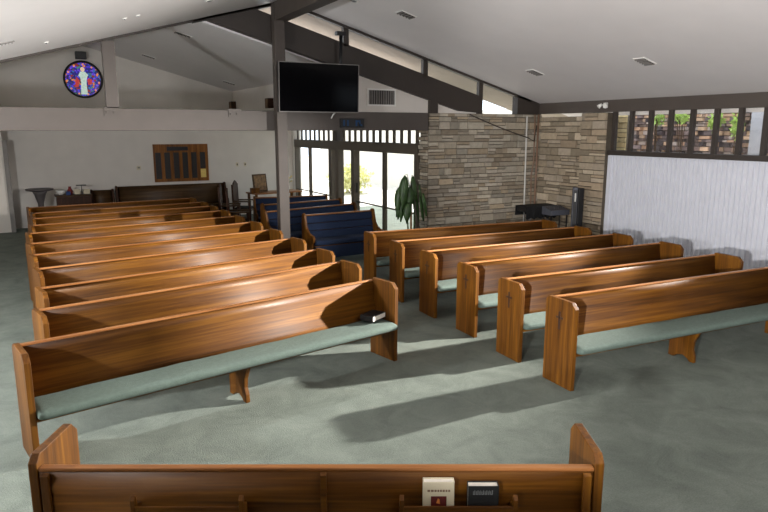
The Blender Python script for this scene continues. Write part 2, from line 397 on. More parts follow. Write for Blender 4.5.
# clerestory mullions and glass
e = empty('window_3', (RX, YS, 4.4)); struct(e, 'row of long slanted clerestory windows under the ceiling', 'window')
e.location = (0, 0, 0)
b = MB()
for x in (3.4, 5.40, 7.15): b.box(x-.055, x+.055, YS-.03, YS+.06, 4.36-.278*(x-4.23), zr(x))
b.box(8.49, 8.59, YS-.03, YS+.06, 2.84, zr(8.54)); 
b.build('mullion', M['beam_dark'], e)
MB().prism([(2.75, zr(2.75)), (4.2, RZ), (9.5, zr(9.5)), (9.5, 2.9), (8.6, 2.9), (8.6, 3.1), (2.75, 4.7)], YS+.03, YS+.038, 'y').build('glass', M['glass'], e)
e.location = (0, 0, 0)
# partition and infill with grille
b = MB().prism([(YS+.14, 2.6), (YB, 2.6), (YB, zb(5.37)), (YS+.14, zb(5.37))], 5.37, 5.45, 'x')
struct(b.build('wall_upper_right', M['white_wall']), 'upper side wall of the rear room above the beam', 'wall')
b = MB().prism([(5.37, 2.8), (8.95, 2.8), (8.2, 2.93), (5.37, 3.7)], YS+.06, YS+.13, 'y')
struct(b.build('wall_infill', M['white_wall']), 'white triangular wall between beam and rafter', 'wall')
b = MB().box(5.45, XG+.1, YS+.14, YB, 2.6, 2.66)
struct(b.build('ceiling', M['white_wall']), 'flat soffit above the glass doors', 'ceiling')
b = MB().box(5.36, XG, YS+.12, YS+.14, 2.5, 2.8)
g = empty('wall_grille', (5.87, YS+.06, 2.99)); tag(g, 'white louvred return air grille on the white triangle right of the screen', 'vent')
MB().box(0, .64, -.025, 0, -.03, 0).box(0, .64, -.025, 0, .27, .30).box(0, .03, -.025, 0, 0, .27).box(.61, .64, -.025, 0, 0, .27).build('frame', M['white_plastic'], g)
MB().box(.03, .61, -.006, 0, 0, .27).build('back_plate', M['dark_slot'], g)
for i in range(11):
    x = .045+i*.052; MB().box(x, x+.022, -.022, -.006, 0, .27).build('slat', M['grille'], g)

# stone walls
PAL = [rgb(178, 168, 150), rgb(166, 156, 138), rgb(188, 178, 160), rgb(154, 144, 128), rgb(172, 164, 148), rgb(160, 146, 126), rgb(182, 172, 156), rgb(172, 156, 132)]
s1 = stone_mesh('wall_stone_end', XR-XG+.02, 2.84, PAL, (XG, YS, 0), (1, 0, 0), (0, -1, 0), seed=3, rowh=(.07, .16), ln=(.14, .42), back=.3)
struct(s1, 'coursed grey stone wall facing the viewer beside the glass doors', 'wall')
PAL2 = [rgb(184, 168, 144), rgb(172, 156, 132), rgb(194, 178, 154), rgb(158, 144, 122), rgb(178, 164, 144), rgb(166, 148, 124)]
s2 = stone_mesh('wall_stone_recess', YS-9.95, 2.78, PAL2, (XR, 9.95, 0), (0, 1, 0), (-1, 0, 0), seed=5, rowh=(.09, .17), ln=(.2, .5), back=.2)
struct(s2, 'recessed tan stone wall behind the black speaker', 'wall')
s3 = stone_mesh('wall_stone_pier', .68, 2.84, PAL2, (XR-.12, 9.32, 0), (0, 1, 0), (-1, 0, 0), seed=8, rowh=(.09, .17), ln=(.2, .45), back=.3)
struct(s3, 'tan stone pier next to the white ribbed wall', 'wall')
# outer corner return of stone end wall at its left
s4 = stone_mesh('wall_stone_return', .3, 2.84, PAL, (XG, YS, 0), (0, 1, 0), (-1, 0, 0), seed=9, rowh=(.06, .13), ln=(.15, .3), back=.02)
struct(s4, 'end face of the grey stone wall at the door jamb', 'wall')

# ribbed white wall
b = MB(); y = 9.30; pts = []
while y > YF:
    pts += [(XR+.016, y), (XR+.016, y-.022), (XR-.014, y-.03), (XR-.014, y-.082)]; y -= .09
pts2 = pts+[(XR+.1, YF), (XR+.1, 9.30)]
n = len(pts); o = 0
vs = [(x, yy, 0) for x, yy in pts]+[(x, yy, 1.99) for x, yy in pts]
b.add(vs, [(i, i+1, n+i+1, n+i) for i in range(n-1)])
b.box(XR+.018, XR+.1, YF, 9.30, 0, 1.99)
wr = struct(b.build('wall_right', M['panel']), 'white vertically ribbed wall on the right', 'wall')
b = MB().box(XR-.04, XR+.1, 9.24, 9.32, 0, 2.0).box(XR-.03, XR+.1, YF, 9.3, 1.985, 2.01)
struct(b.build('trim_11', M['panel']), 'white edge trim of the ribbed wall', 'trim')
# sill, posts, header beam and glass of right windows
b = MB().box(XR-.10, XR+.1, YF, 9.30, 2.01, 2.10)
struct(b.build('trim_12', M['beam_dark'], bevel=.006), 'dark brown sill above the ribbed white wall', 'trim')
xb = XR-.10
b = MB().prism([(xb, 2.85), (XR+.1, 2.85), (XR+.1, zr(XR+.1)+.02), (xb, zr(xb)+.02)], YF, YS-.03, 'y')
struct(b.build('trim_13', M['beam'], bevel=.006), 'dark brown header beam along the right wall', 'beam')
ys = [9.22, 8.81, 8.37, 7.94, 7.50, 7.05, 6.62, 6.20]
while ys[-1] > YF: ys.append(ys[-1]-.43)
for i in range(len(ys)-1):
    y1, y0 = ys[i], ys[i+1]
    e = empty('window_%d' % (i+4), (XR, (y0+y1)/2, 2.10)); struct(e, 'small upright window pane above the ribbed wall, place %d from the stone pier' % (i+1), 'window')
    h = (y1-y0)/2
    MB().box(-.05, .02, h-.04, h+.04, 0, .75).build('window_post', M['beam_dark'], e)
    MB().box(-.004, .004, -h+.05, h-.05, 0, .75).build('glass', M['glass'], e)
# slot window above stone recess: open gap between stone top 2.78 and beam 2.85
# ---------------------------------------------------------------- glass door wall
gw = empty('door_1', (XG, 15.3, 0)); struct(gw, 'wall of full height sliding glass doors with slatted transom', 'door')
def G(nm, m, f, **k):
    b = MB(); f(b); return b.build(nm, m, gw, **k)
def yy(y): return y-15.3
G('header', M['bronze'], lambda b: b.box(-.08, .10, yy(11.7), yy(YB), 1.99, 2.22), bevel=.005)
for i in range(22):
    y = 11.78+i*.33
    G('slat', M['bronze'], lambda b: b.box(-.0, .03, yy(y), yy(y)+.10, 2.22, 2.6))
for y0, y1 in ((11.68, 11.82), (14.72, 14.90), (15.66, 15.86), (16.1, 16.3), (18.82, 18.98)):
    G('post', M['bronze'], lambda b: b.box(-.07, .09, yy(y0), yy(y1), 0, 1.99))
G('post', M['beam_dark'], lambda b: b.box(-.10, .10, yy(15.68), yy(15.84), 2.22, 2.6))
for y0, y1 in ((13.2, 13.32), (17.75, 17.87)):
    G('mullion', M['bronze'], lambda b: b.box(-.02, .05, yy(y0), yy(y1), 0, 1.99))
for y0, y1 in ((11.82, 13.2), (13.32, 14.72), (16.3, 17.75), (17.87, 18.82)):
    G('rail', M['bronze'], lambda b: b.box(-.01, .03, yy(y0), yy(y1), .70, .735))
    G('bottom_rail', M['bronze'], lambda b: b.box(-.02, .04, yy(y0), yy(y1), 0, .05))
for y0, y1 in ((11.82, 13.2), (13.32, 14.72), (14.9, 15.66), (15.86, 16.1), (16.3, 17.75), (17.87, 18.82)):
    G('glass_panel', M['glass'], lambda b: b.box(.008, .014, yy(y0), yy(y1), .05, 1.99))
G('door_handle', M['black'], lambda b: b.box(-.06, -.02, yy(14.62), yy(14.66), .95, 1.2))
b = MB().box(XG-.1, XG+.12, 18.85, YB, 0, 2.6)
struct(b.build('wall_right_rear', M['white_wall']), 'narrow wall strip beside the glass doors at the back corner', 'wall')

# ---------------------------------------------------------------- outside
b = MB().box(XR+.3, 60, -20, YS, -.25, -.05).box(XG+.1, 60, YS, 60, -.25, -.05)
struct(b.build('floor', M['patio']), 'pale concrete patio outside the glass doors', 'ground')
PALX = [rgb(134, 108, 92), rgb(112, 92, 86), rgb(166, 132, 108), rgb(90, 78, 78), rgb(184, 152, 126), rgb(128, 110, 108), rgb(64, 54, 56), rgb(156, 140, 132)]
sx = stone_mesh('retaining_wall', 13.5, 3.05, [tuple(min(1, q*1.5) for q in c) for c in PALX], (12.6, -1.0, -.05), (0, 1, 0), (-1, 0, 0), seed=12, rowh=(.05, .10), ln=(.08, .26), out=(.01, .14), back=.4)
tag(sx, 'rugged brown stone retaining wall outside the right hand windows', 'wall')
sx2 = stone_mesh('garden_pier', .7, 3.0, [rgb(190, 172, 128), rgb(170, 150, 108), rgb(204, 186, 144)], (11.6, 10.1, -.05), (0, 1, 0), (-1, 0, 0), seed=15, rowh=(.09, .15), ln=(.2, .35), back=.15)
tag(sx2, 'yellowish stone pier outside, seen through the first window by the stone', 'pier')
def shrub(name, label, loc, size, n, seed, m=None, cat='shrub', ls=.09, zc=None):
    zc = size[2] if zc is None else zc
    rnd = random.Random(seed); e = empty(name, (loc[0], loc[1], loc[2])); tag(e, label, cat)
    b = MB()
    for i in range(n):
        d = Vector((rnd.gauss(0, 1), rnd.gauss(0, 1), rnd.gauss(0, 1))).normalized()*rnd.uniform(.3, 1)
        p = Vector((d.x*size[0], d.y*size[1], zc+d.z*size[2]))
        a = Vector((rnd.uniform(-1, 1), rnd.uniform(-1, 1), rnd.uniform(-1, 1))).normalized(); c = a.cross(Vector((rnd.random(), rnd.random(), 1))).normalized()
        l = ls*rnd.uniform(.6, 1.2)
        b.add([p, p+a*l*.5+c*l*.3, p+a*l, p+a*l*.5-c*l*.3], [(0, 1, 2, 3)])
    b.build('foliage', m or M['leaf2'], e)
    sb = MB()
    for i in range(5):
        t = rnd.uniform(0, 6.28); sb.tube([(0, 0, 0), (math.cos(t)*size[0]*.3, math.sin(t)*size[1]*.3, zc*.8), (math.cos(t)*size[0]*.5, math.sin(t)*size[1]*.5, zc+size[2]*.4)], .008, 5)
    sb.build('stem', M['oak_dark'], e)
    return e
shrub('shrub', 'bright green leafy shrub before the outdoor stone wall, seen in the third window', (12.2, 9.8, -.05), (.1, .14, .12), 110, 1, zc=2.78)
shrub('shrub', 'green shrub near the outdoor stone wall, in the fourth window', (12.2, 9.2, -.05), (.1, .22, .10), 130, 2, zc=2.80)
shrub('shrub', 'yellow green shrub near the outdoor stone wall, in the sixth window', (12.2, 8.4, -.05), (.1, .16, .2), 200, 3, zc=2.72)
shrub('shrub', 'light green shrub beside the grey post, in the seventh window', (12.15, 7.92, -.05), (.08, .12, .3), 200, 4, zc=2.6)
b = MB().box(12.18, 12.34, 7.42, 7.68, -.05, 3.1)
tag(b.build('concrete_post', M['concrete']), 'grey concrete post outside, in the last window on the right', 'post')
# patio side: pale building wall, planter bushes, patio column
b = MB().box(14.5, 14.8, 8, 34, -.05, 3.2)
tag(b.build('courtyard_wall', M['ext_wall']), 'pale stucco courtyard wall beyond the patio', 'wall')
shrub('garden_bush', 'sunlit yellow green bush outside the left glass pane', (11.5, 24, -.05), (1.0, 1.0, .6), 900, 6, M['pale_leaf'], ls=.2)
b = MB().box(9.4, 9.6, 20.6, 20.8, -.05, 3.0)
tag(b.build('patio_column', M['ext_wall']), 'pale slim column standing on the patio', 'column')

# ---------------------------------------------------------------- pews
PD = .42
def panel_profile(blue=False):
    if blue:
        return [(0, 0), (.0, .86), (-.02, .93), (-.07, .95), (-.12, .92), (-.15, .80), (-.19, .68), (-.27, .60), (-.36, .57), (-.46, .56), (-.50, .52), (-.49, .46), (-.44, .40), (-.42, .2), (-.46, 0)]
    return [(0, 0), (.0, .88), (-.04, .92), (-.37, .92), (-.43, .86), (-.425, .5), (-.42, 0)]
def back_sheet(b, x0, x1, th=.024, pts=None, n=12):
    pts = pts or [(-.035, .885), (-.045, .80), (-.062, .70), (-.085, .60), (-.112, .50), (-.135, .40)]
    o = len(b.v); k = len(pts)
    for x in (x0, x1):
        for (y, z) in pts: b.v.append((x, y, z))
        for (y, z) in pts: b.v.append((x, y+th, z))
    N = 2*k
    for i in range(k-1):
        b.f.append([o+i, o+i+1, o+N+i+1, o+N+i]); b.mi.append(0); b.sm.append(True)
        b.f.append([o+k+i, o+N+k+i, o+N+k+i+1, o+k+i+1]); b.mi.append(0); b.sm.append(True)
        for q in (0, N): b.f.append([o+q+i, o+q+k+i, o+q+k+i+1, o+q+i+1]); b.mi.append(0); b.sm.append(False)
    b.f.append([o, o+N, o+N+k, o+k]); b.mi.append(0); b.sm.append(False)
    b.f.append([o+k-1, o+2*k-1, o+N+2*k-1, o+N+k-1]); b.mi.append(0); b.sm.append(False)
def cushion_mesh(b, x0, x1, y0, y1, z0, z1, tilt=0):
    # rounded slab: superellipse section with soft ends
    cy, cz, hy, hz = (y0+y1)/2, (z0+z1)/2, (y1-y0)/2, (z1-z0)/2
    N = 20; xs = [x0, x0+.004, x0+.018, x0+.05]+[x0+.05+(x1-x0-.1)*t/20 for t in range(1, 20)]+[x1-.05, x1-.018, x1-.004, x1]
    o = len(b.v)
    for i, x in enumerate(xs):
        e = min(i, len(xs)-1-i); s = [.45, .72, .92, 1][min(e, 3)]
        wob = .002*math.sin(x*9.3)+.0015*math.sin(x*23)
        for a in range(N):
            t = 2*math.pi*a/N; c, q = math.cos(t), math.sin(t)
            yv = cy+math.copysign(abs(c)**.45, c)*(hy-(1-s)*hz); zv = cz+math.copysign(abs(q)**.62, q)*hz*s
            if q > 0: zv += wob
            b.v.append((x, yv, zv+(tilt*(yv-y0) if q > 0 else 0)))
    for i in range(len(xs)-1):
        for a in range(N):
            c = (a+1) % N
            b.f.append([o+i*N+a, o+i*N+c, o+(i+1)*N+c, o+(i+1)*N+a]); b.mi.append(0); b.sm.append(True)
    b.f.append([o+a for a in range(N)][::-1]); b.mi.append(0); b.sm.append(False)
    b.f.append([o+(len(xs)-1)*N+a for a in range(N)]); b.mi.append(0); b.sm.append(False)
def cross(x, side):
    b = MB(); t = .004*side
    b.prism([(-.224, .60), (-.200, .60), (-.200, .79), (-.224, .79)], x, x+t, 'x'); b.prism([(-.262, .715), (-.162, .715), (-.162, .737), (-.262, .737)], x, x+t, 'x')
    return b
def make_pew(name, L, supports=(0,), crosses=True, dz=0):
    root = empty(name)
    h = L/2; t = .045
    for s in (-1, 1):
        x0, x1 = sorted((s*h, s*(h-t)))
        pn = MB().prism(panel_profile(), x0, x1, 'x').build('end_panel', M['oak_v'], root, bevel=.004)
        if crosses and s < 0: cross(s*h, s).build('cross', M['inlay'], pn)
    b = MB(); back_sheet(b, -h+t, h-t, pts=[(-.035, .885-dz), (-.045, .80-dz), (-.062, .70), (-.085, .60), (-.112, .50), (-.135, .40)]); b.build('backrest', M['oak_h'], root)
    MB().box(-h+t, h-t, -.052, -.004, .880-dz, .900-dz).build('top_rail', M['oak_rail'], root, bevel=.007)
    MB().box(-h+t, h-t, -.43, -.115, .365, .39).build('seat', M['oak_h'], root, bevel=.004)
    b = MB(); cushion_mesh(b, -h+t+.004, h-t-.004, -.50, -.115, .385, .475, .0); b.build('cushion', M['cushion'], root)
    for x in supports:
        pr = [(-.05, 0), (-.12, 0), (-.16, .035), (-.24, .055), (-.30, .03), (-.33, 0), (-.385, 0), (-.38, .08), (-.355, .15), (-.36, .24), (-.40, .32), (-.42, .365), (-.05, .365)]
        MB().prism(pr, x-.02, x+.02, 'x').build('support', M['oak_v'], root, bevel=.004)
    return root
Lp = 3.46
pew0 = make_pew('church_pew', Lp, crosses=False)
Lrows = [((-.24, 5.44), (3.20, 6.10)), ((-.10, 6.46), (3.30, 7.15)), ((-.07, 7.38), (3.36, 8.05)), ((-.08, 8.46), (3.38, 9.08)),
         ((-.12, 9.46), (3.38, 10.06)), ((-.15, 10.44), (3.38, 11.08)), ((-.15, 11.52), (3.36, 12.0)), ((-.11, 12.47), (3.36, 13.0)),
         ((-.08, 13.45), (3.36, 13.9)), ((-.07, 14.32), (3.36, 14.75)), ((-.13, 15.4), (3.34, 15.75))]
Rrows = [((4.32, 4.60), (7.74, 4.40)), ((4.39, 5.43), (7.82, 5.23)), ((4.48, 6.34), (7.93, 6.17)), ((4.50, 7.24), (7.96, 7.06)),
         ((4.53, 8.13), (7.98, 7.90)), ((4.58, 9.06), (8.05, 8.76))]
NUM = ['nearest', 'second', 'third', 'fourth', 'fifth', 'sixth', 'seventh', 'eighth', 'ninth', 'tenth', 'farthest']
def put(o, a, b_, sc_=1.03, zs=.955):
    ax, ay, bx, by = a[0]*sc_, a[1]*sc_, b_[0]*sc_, b_[1]*sc_
    o.scale[2] = zs
    o.scale[0] = math.hypot(bx-ax, by-ay)/3.46
    o.location = ((ax+bx)/2, (ay+by)/2, 0); o.rotation_euler = (0, 0, math.atan2(by-ay, bx-ax))
first = True
for i, (a, b_) in enumerate(Lrows):
    o = pew0 if first else copy_tree(pew0); first = False
    put(o, a, b_)
    extra = {0: ', hymnal on seat', 10: ' in the dim rear'}.get(i, '')
    tag(o, ('oak pew, %s left row%s' % (NUM[i], extra)), 'pew', 'oak pews of the left block')
pewR = make_pew('church_pew', Lp)
for i, (a, b_) in enumerate(Rrows):
    o = pewR if i == 0 else copy_tree(pewR); put(o, a, b_)
    extra = {0: ', cushion fully in view', 5: ''}.get(i, '')
    tag(o, 'oak pew with cross on its end, %s row of right block%s' % (NUM[i] if i < 5 else 'sixth and farthest', extra), 'pew', 'oak pews of the right block')
# foreground pew, seen from behind
fp = make_pew('church_pew', 2.85, supports=(), crosses=False, dz=.045)
tag(fp, 'oak pew in the foreground seen from behind, book racks on its back', 'pew')
a, b_ = Vector((-.14, 3.41)), Vector((2.36, 2.05))
dirv = (a-b_).normalized()
mid = (a+b_)/2
fp.rotation_euler = (0, 0, math.atan2(dirv.y, dirv.x))
fp.location = (mid.x, mid.y, 0)
# local frame: -y points away from the camera; rear faces +y. racks and stiles on +y side
MB().prism([(.0, .36), (.022, .36), (.022, .83), (.0, .84)], -.05, -.02, 'x').build('stile', M['oak_h'], fp, bevel=.003)
b = MB(); back_sheet(b, -1.37, 1.37, th=.012, pts=[(-.012, .838), (-.012, .7), (-.012, .5), (-.012, .30)]); b.build('back_panel', M['oak_h'], fp)
for s in (-1, 1):
    x = s*1.34
    MB().prism([(-.0, .36), (.02, .36), (.02, .825), (0, .835)], x-.02, x+.02, 'x').build('stile', M['oak_v'], fp, bevel=.003)
racks = []
def frame_x(px_, py_): # world xy on back plane -> local x
    v = Vector((px_, py_))-mid; return v.dot(dirv)
for (p0, p1) in (((.31, 3.14), (.79, 2.88)), ((1.46, 2.52), (1.96, 2.24))):
    xa, xb_ = frame_x(*p0), frame_x(*p1); x0, x1 = min(xa, xb_), max(xa, xb_)
    rk = MB().box(x0, x1, .075, .088, .67, .702).build('rack_rail', M['oak_h'], fp, bevel=.003)
    for x in (x0, x1-.02): MB().prism([(0, .50), (.088, .50), (.092, .738), (.07, .758), (.05, .70), (0, .68)], x-.004, x+.018, 'x').build('rack_bracket', M['oak_v'], rk, bevel=.002)
    MB().box(x0, x1, 0, .088, .50, .515).build('rack_shelf', M['oak_h'], rk)
fr = fp.rotation_euler[2]
def on_pew(x, y, z=0):
    c, s = math.cos(fr), math.sin(fr); return (mid.x+c*x-s*y, mid.y+s*x+c*y, z)
def book(name, label, W, H, T, cover, loc, rz, tilt=0, upright=True):
    e = empty(name, loc, rz); e.rotation_euler = (tilt, 0, rz); tag(e, label, 'book')
    # upright, thickness along y, spine at -x
    MB().box(-W/2, W/2, 0, .004, 0, H).box(-W/2, W/2, T-.004, T, 0, H).box(-W/2, -W/2+.004, 0, T, 0, H).build('cover', cover, e, bevel=.001)
    MB().box(-W/2+.004, W/2-.005, .004, T-.004, .004, H-.006).build('pages', M['paper'], e)
    return e
xw = frame_x(1.645, 2.455); xk = frame_x(1.83, 2.34)
bw = book('prayer_book', 'cream covered book with a dark red picture standing in the foreground rack', .152, .305, .045, M['cream'], on_pew(xw, .022, .517), fr, 0)
MB().box(-.038, .038, .045, .047, .17, .23).build('cover_picture', M['maroon'], bw)
MB().prism([(-.006, .19), (.012, .195), (.004, .22), (-.004, .215)], .0472, .048, 'y').build('picture_flame', M['orange_print'], bw)
b = MB(); rr = random.Random(4)
x = -.055
while x < .05: l = rr.uniform(.008, .014); b.box(x, x+l, .045, .046, .254, .265); x += l+.004
b.build('title_lettering', M['pipe_brown'], bw)
bk = book('hymnal', 'black hymnal standing in the foreground rack beside the cream book', .150, .285, .05, M['book_black'], on_pew(xk, .02, .517), fr, 0)
b = MB(); x = -.045
for wd in (.012, .007, .012, .012, .007, .012, .010): b.box(x, x+wd*.35, .05, .051, .240, .263).box(x, x+wd, .05, .051, .240, .244).box(x+wd*.7, x+wd, .05, .051, .244, .258); x += wd+.004
b.build('title_lettering', M['gold'], bk)
# hymnal on first left pew seat
lr = math.atan2(.67, 3.41)
h = empty('hymnal', (3.15, 6.02, .478), lr+.3); tag(h, 'black hymnal lying on the green cushion of the nearest left pew', 'book')
MB().box(-.125, .125, -.085, .085, 0, .005).box(-.125, .125, -.085, .085, .053, .058).box(-.125, -.12, -.085, .085, .005, .053).build('cover', M['book_black'], h, bevel=.0015)
MB().box(-.12, .121, -.082, .082, .005, .053).build('pages', M['paper'], h)
# blue upholstered pews
def make_blue(name, L):
    root = empty(name); h = L/2; t = .05
    for s in (-1, 1):
        x0, x1 = sorted((s*h, s*(h-t)))
        MB().prism(panel_profile(True), x0, x1, 'x').build('end_panel', M['oak_v'], root, bevel=.01)
    b = MB(); back_sheet(b, -h+t, h-t, th=.02, pts=[(-.03, .90), (-.045, .8), (-.07, .68), (-.10, .55), (-.13, .40)]); b.build('back_board', M['oak_h'], root)
    MB().box(-h+t, h-t, -.06, -.002, .89, .912).build('top_rail', M['oak_rail'], root, bevel=.006)
    b = MB()
    for (z1, z0, y1, y0) in ((.885, .74, -.045, -.065), (.74, .60, -.065, -.095), (.60, .45, -.095, -.13)):
        P = [(y1, z1), (y1-.03, z1-.015), (y0-.04, z0+.015), (y0, z0)]
        b.prism(P, -h+t, h-t, 'x')
    b.build('back_cushion', M['blue'], root, bevel=.008)
    b = MB(); cushion_mesh(b, -h+t+.004, h-t-.004, -.52, -.12, .36, .47); b.build('seat_cushion', M['blue'], root)
    MB().box(-h+t, h-t, -.47, -.12, .335, .36).build('seat', M['oak_h'], root)
    MB().box(-h+t, h-t, -.50, -.485, .12, .355).build('front_skirt', M['blue'], root)
    return root
BR = [((4.48, 11.5), (6.05, 11.6)), ((3.98, 12.35), (6.24, 12.85)), ((4.33, 13.55), (6.37, 13.85)), ((4.66, 15.1), (6.45, 14.8))]
BL = ['short blue upholstered pew with curved wooden ends, nearest of the blue pews',
      'blue upholstered pew directly behind the nearest blue one, partly behind the brown post',
      'blue upholstered pew, third back beside the glass doors',
      'dark blue pew, farthest back in the blue group before the table']
bp0 = make_blue('upholstered_pew', 1.58)
wide = make_blue('upholstered_pew', 2.15)
for i, ((a, b_), l) in enumerate(zip(BR, BL)):
    o = bp0 if i == 0 else (wide if i == 1 else copy_tree(wide)); put(o, a, b_, 1, 1); o.scale[0] *= 3.46/(1.58 if i == 0 else 2.15)
    tag(o, l, 'pew', 'blue upholstered pews')
# dark benches along the back wall
def dark_bench(x0, x1, y, H, label):
    e = empty('wooden_bench', ((x0+x1)/2, y, 0)); tag(e, label, 'bench'); h = (x1-x0)/2
    for s in (-1, 1):
        a_, c_ = sorted((s*h, s*(h-.05)))
        MB().prism([(0, 0), (0, H-.03), (-.05, H+.03), (-.14, H+.02), (-.20, H-.12), (-.26, .62), (-.42, .58), (-.46, .5), (-.44, 0)], a_, c_, 'x').build('end_panel', M['oak_dark_v'], e, bevel=.01)
    b = MB(); back_sheet(b, -h+.05, h-.05, th=.03, pts=[(-.03, H), (-.06, H*.8), (-.11, .5), (-.12, .15)]); b.build('backrest', M['oak_dark'], e)
    MB().box(-h+.05, h-.05, -.45, -.12, .4, .44).build('seat', M['oak_dark'], e, bevel=.005)
    return e
dark_bench(1.98, 4.95, 18.75, 1.0, 'long dark wooden bench with high back under the wooden plaque')
dark_bench(1.36, 1.93, 18.72, .93, 'short dark wooden seat at the left end of the long wall bench')
# dark carved chairs
def dark_chair(x, y, rz, label, H=1.1):
    e = empty('wooden_armchair', (x, y, 0), rz); tag(e, label, 'chair', 'dark armchairs by the rear blue pews')
    for sx in (-1, 1):
        MB().box(sx*.24-.025, sx*.24+.025, -.45, -.40, 0, .64).build('leg', M['oak_dark_v'], e, bevel=.004)
        MB().prism([(-.03, 0), (.02, 0), (.05, H), (0, H)], sx*.24-.025, sx*.24+.025, 'x').build('leg', M['oak_dark_v'], e, bevel=.004)
        MB().box(sx*.24-.03, sx*.24+.03, -.46, .0, .64, .675).build('armrest', M['oak_dark'], e, bevel=.008)
    MB().box(-.26, .26, -.45, 0, .40, .44).build('seat', M['oak_dark'], e, bevel=.004)
    MB().box(-.24, .24, -.44, -.01, .44, .50).build('cushion', M['black_cloth'], e, bevel=.02)
    MB().prism([(-.215, .5), (.215, .5), (.215, H-.08), (.17, H+.04), (0, H+.10), (-.17, H+.04), (-.215, H-.08)], -.0, .035, 'y').build('backrest', M['oak_dark_v'], e, bevel=.008)
dark_chair(4.75, 16.9, R(60), 'dark wooden armchair with arched back, next to the right end of the wall bench')
dark_chair(3.95, 14.7, R(75), 'dark wooden armchair between the left pews and the blue pews')
dark_chair(4.15, 16.1, R(70), 'dark wooden armchair in the middle of the three by the blue pews')
# font
e = empty('stone_font', (.18, 18.2, 0)); tag(e, 'dark round pedestal font with wide rim by the back wall at far left', 'font')
MB().lathe([(.20, 0), (.20, .05), (.08, .10), (.06, .45), (.07, .7), (.13, .92), (.17, 1.0)], n=28).build('pedestal', M['font'], e)
MB().lathe([(.17, 1.0), (.31, 1.03), (.32, 1.06), (.30, 1.07)], n=28).build('bowl', M['font'], e)
# cabinet with items
e = empty('low_cabinet', (1.0, 18.45, 0)); tag(e, 'low dark wooden cabinet against the back wall left of the bench', 'cabinet')
MB().box(-.46, .34, -.22, .2, .06, .84).build('body', M['oak_dark_v'], e, bevel=.005)
MB().box(-.49, .36, -.25, .22, .84, .875).build('top', M['oak_dark'], e, bevel=.006)
MB().box(-.44, .32, -.2, .18, 0, .06).build('plinth', M['black'], e)
for x0, x1 in ((-.45, -.065), (-.055, .33)):
    d = MB().box(x0, x1, -.24, -.22, .08, .82).build('door', M['oak_dark_v'], e, bevel=.004)
    MB().lathe([(.004, 0), (.014, .006), (.016, .014), (.008, .02)], ((x0+x1)/2, -.26, .45), 10).build('knob', M['chrome'], d)
zt = .876
e = empty('white_bowl', (.66, 18.4, zt)); tag(e, 'white rounded bowl at the left end of the low cabinet', 'bowl')
MB().lathe([(.04, 0), (.05, .012), (.10, .06), (.125, .11), (.118, .11), (.09, .06), (.04, .02)], n=20).build('bowl', M['white_plastic'], e)
b = MB().lathe([(.05, 0), (.07, .05), (.07, .09), (.045, .14), (.03, .17), (.04, .2)], n=18)
tag(b.build('red_vase', M['red'], loc=(.87, 18.42, zt)), 'dull red jar beside the white bowl on the low cabinet', 'vase')
b = MB().box(-.05, .05, -.04, .04, 0, .09)
tag(b.build('blue_box', M['blueitem'], bevel=.006, loc=(.82, 18.27, zt)), 'small blue box in front of the red jar on the low cabinet', 'box')
for x, l in ((1.03, 'left'), (1.26, 'right')):
    b = MB().box(-.07, .07, -.05, .05, 0, .12)
    tag(b.build('cream_box', M['cream'], bevel=.008, loc=(x, 18.40, zt)), 'cream box on the low cabinet, %s of the black stand' % l, 'box')
e = empty('desk_lamp', (1.145, 18.36, zt)); tag(e, 'small black desk lamp with flat top on the low cabinet', 'lamp')
MB().lathe([(.035, 0), (.035, .012), (.008, .02), (.008, .22)], n=14).build('stem', M['black'], e)
MB().box(-.13, .11, -.03, .03, .215, .24).build('lamp_head', M['black'], e, bevel=.006)
# plaque
e = empty('memorial_plaque', (3.81, YB, 1.06)); tag(e, 'wooden memorial board with six columns of dark name strips on the back wall', 'plaque')
MB().box(-.75, .76, -.03, -.002, 0, 1.05).build('board', M['plaque_wood'], e, bevel=.006)
MB().box(-.38, .20, -.045, -.03, .87, .98).build('title_plate', M['black'], e, bevel=.004)
for i in range(6):
    x = -.70+i*.245
    st = MB().box(x, x+.15, -.04, -.03, .09 if i < 5 else .36, .82).build('name_strip', M['black'], e)
    b = MB()
    for k in range(16):
        z = .11+k*.044
        if i == 5 and z < .38: continue
        b.box(x+.012, x+.138, -.043, -.04, z, z+.026)
    b.build('name_plate', M['dark_slot'], st)
MB().box(.53, .68, -.045, -.03, .1, .34).build('card', M['yellow'], e)
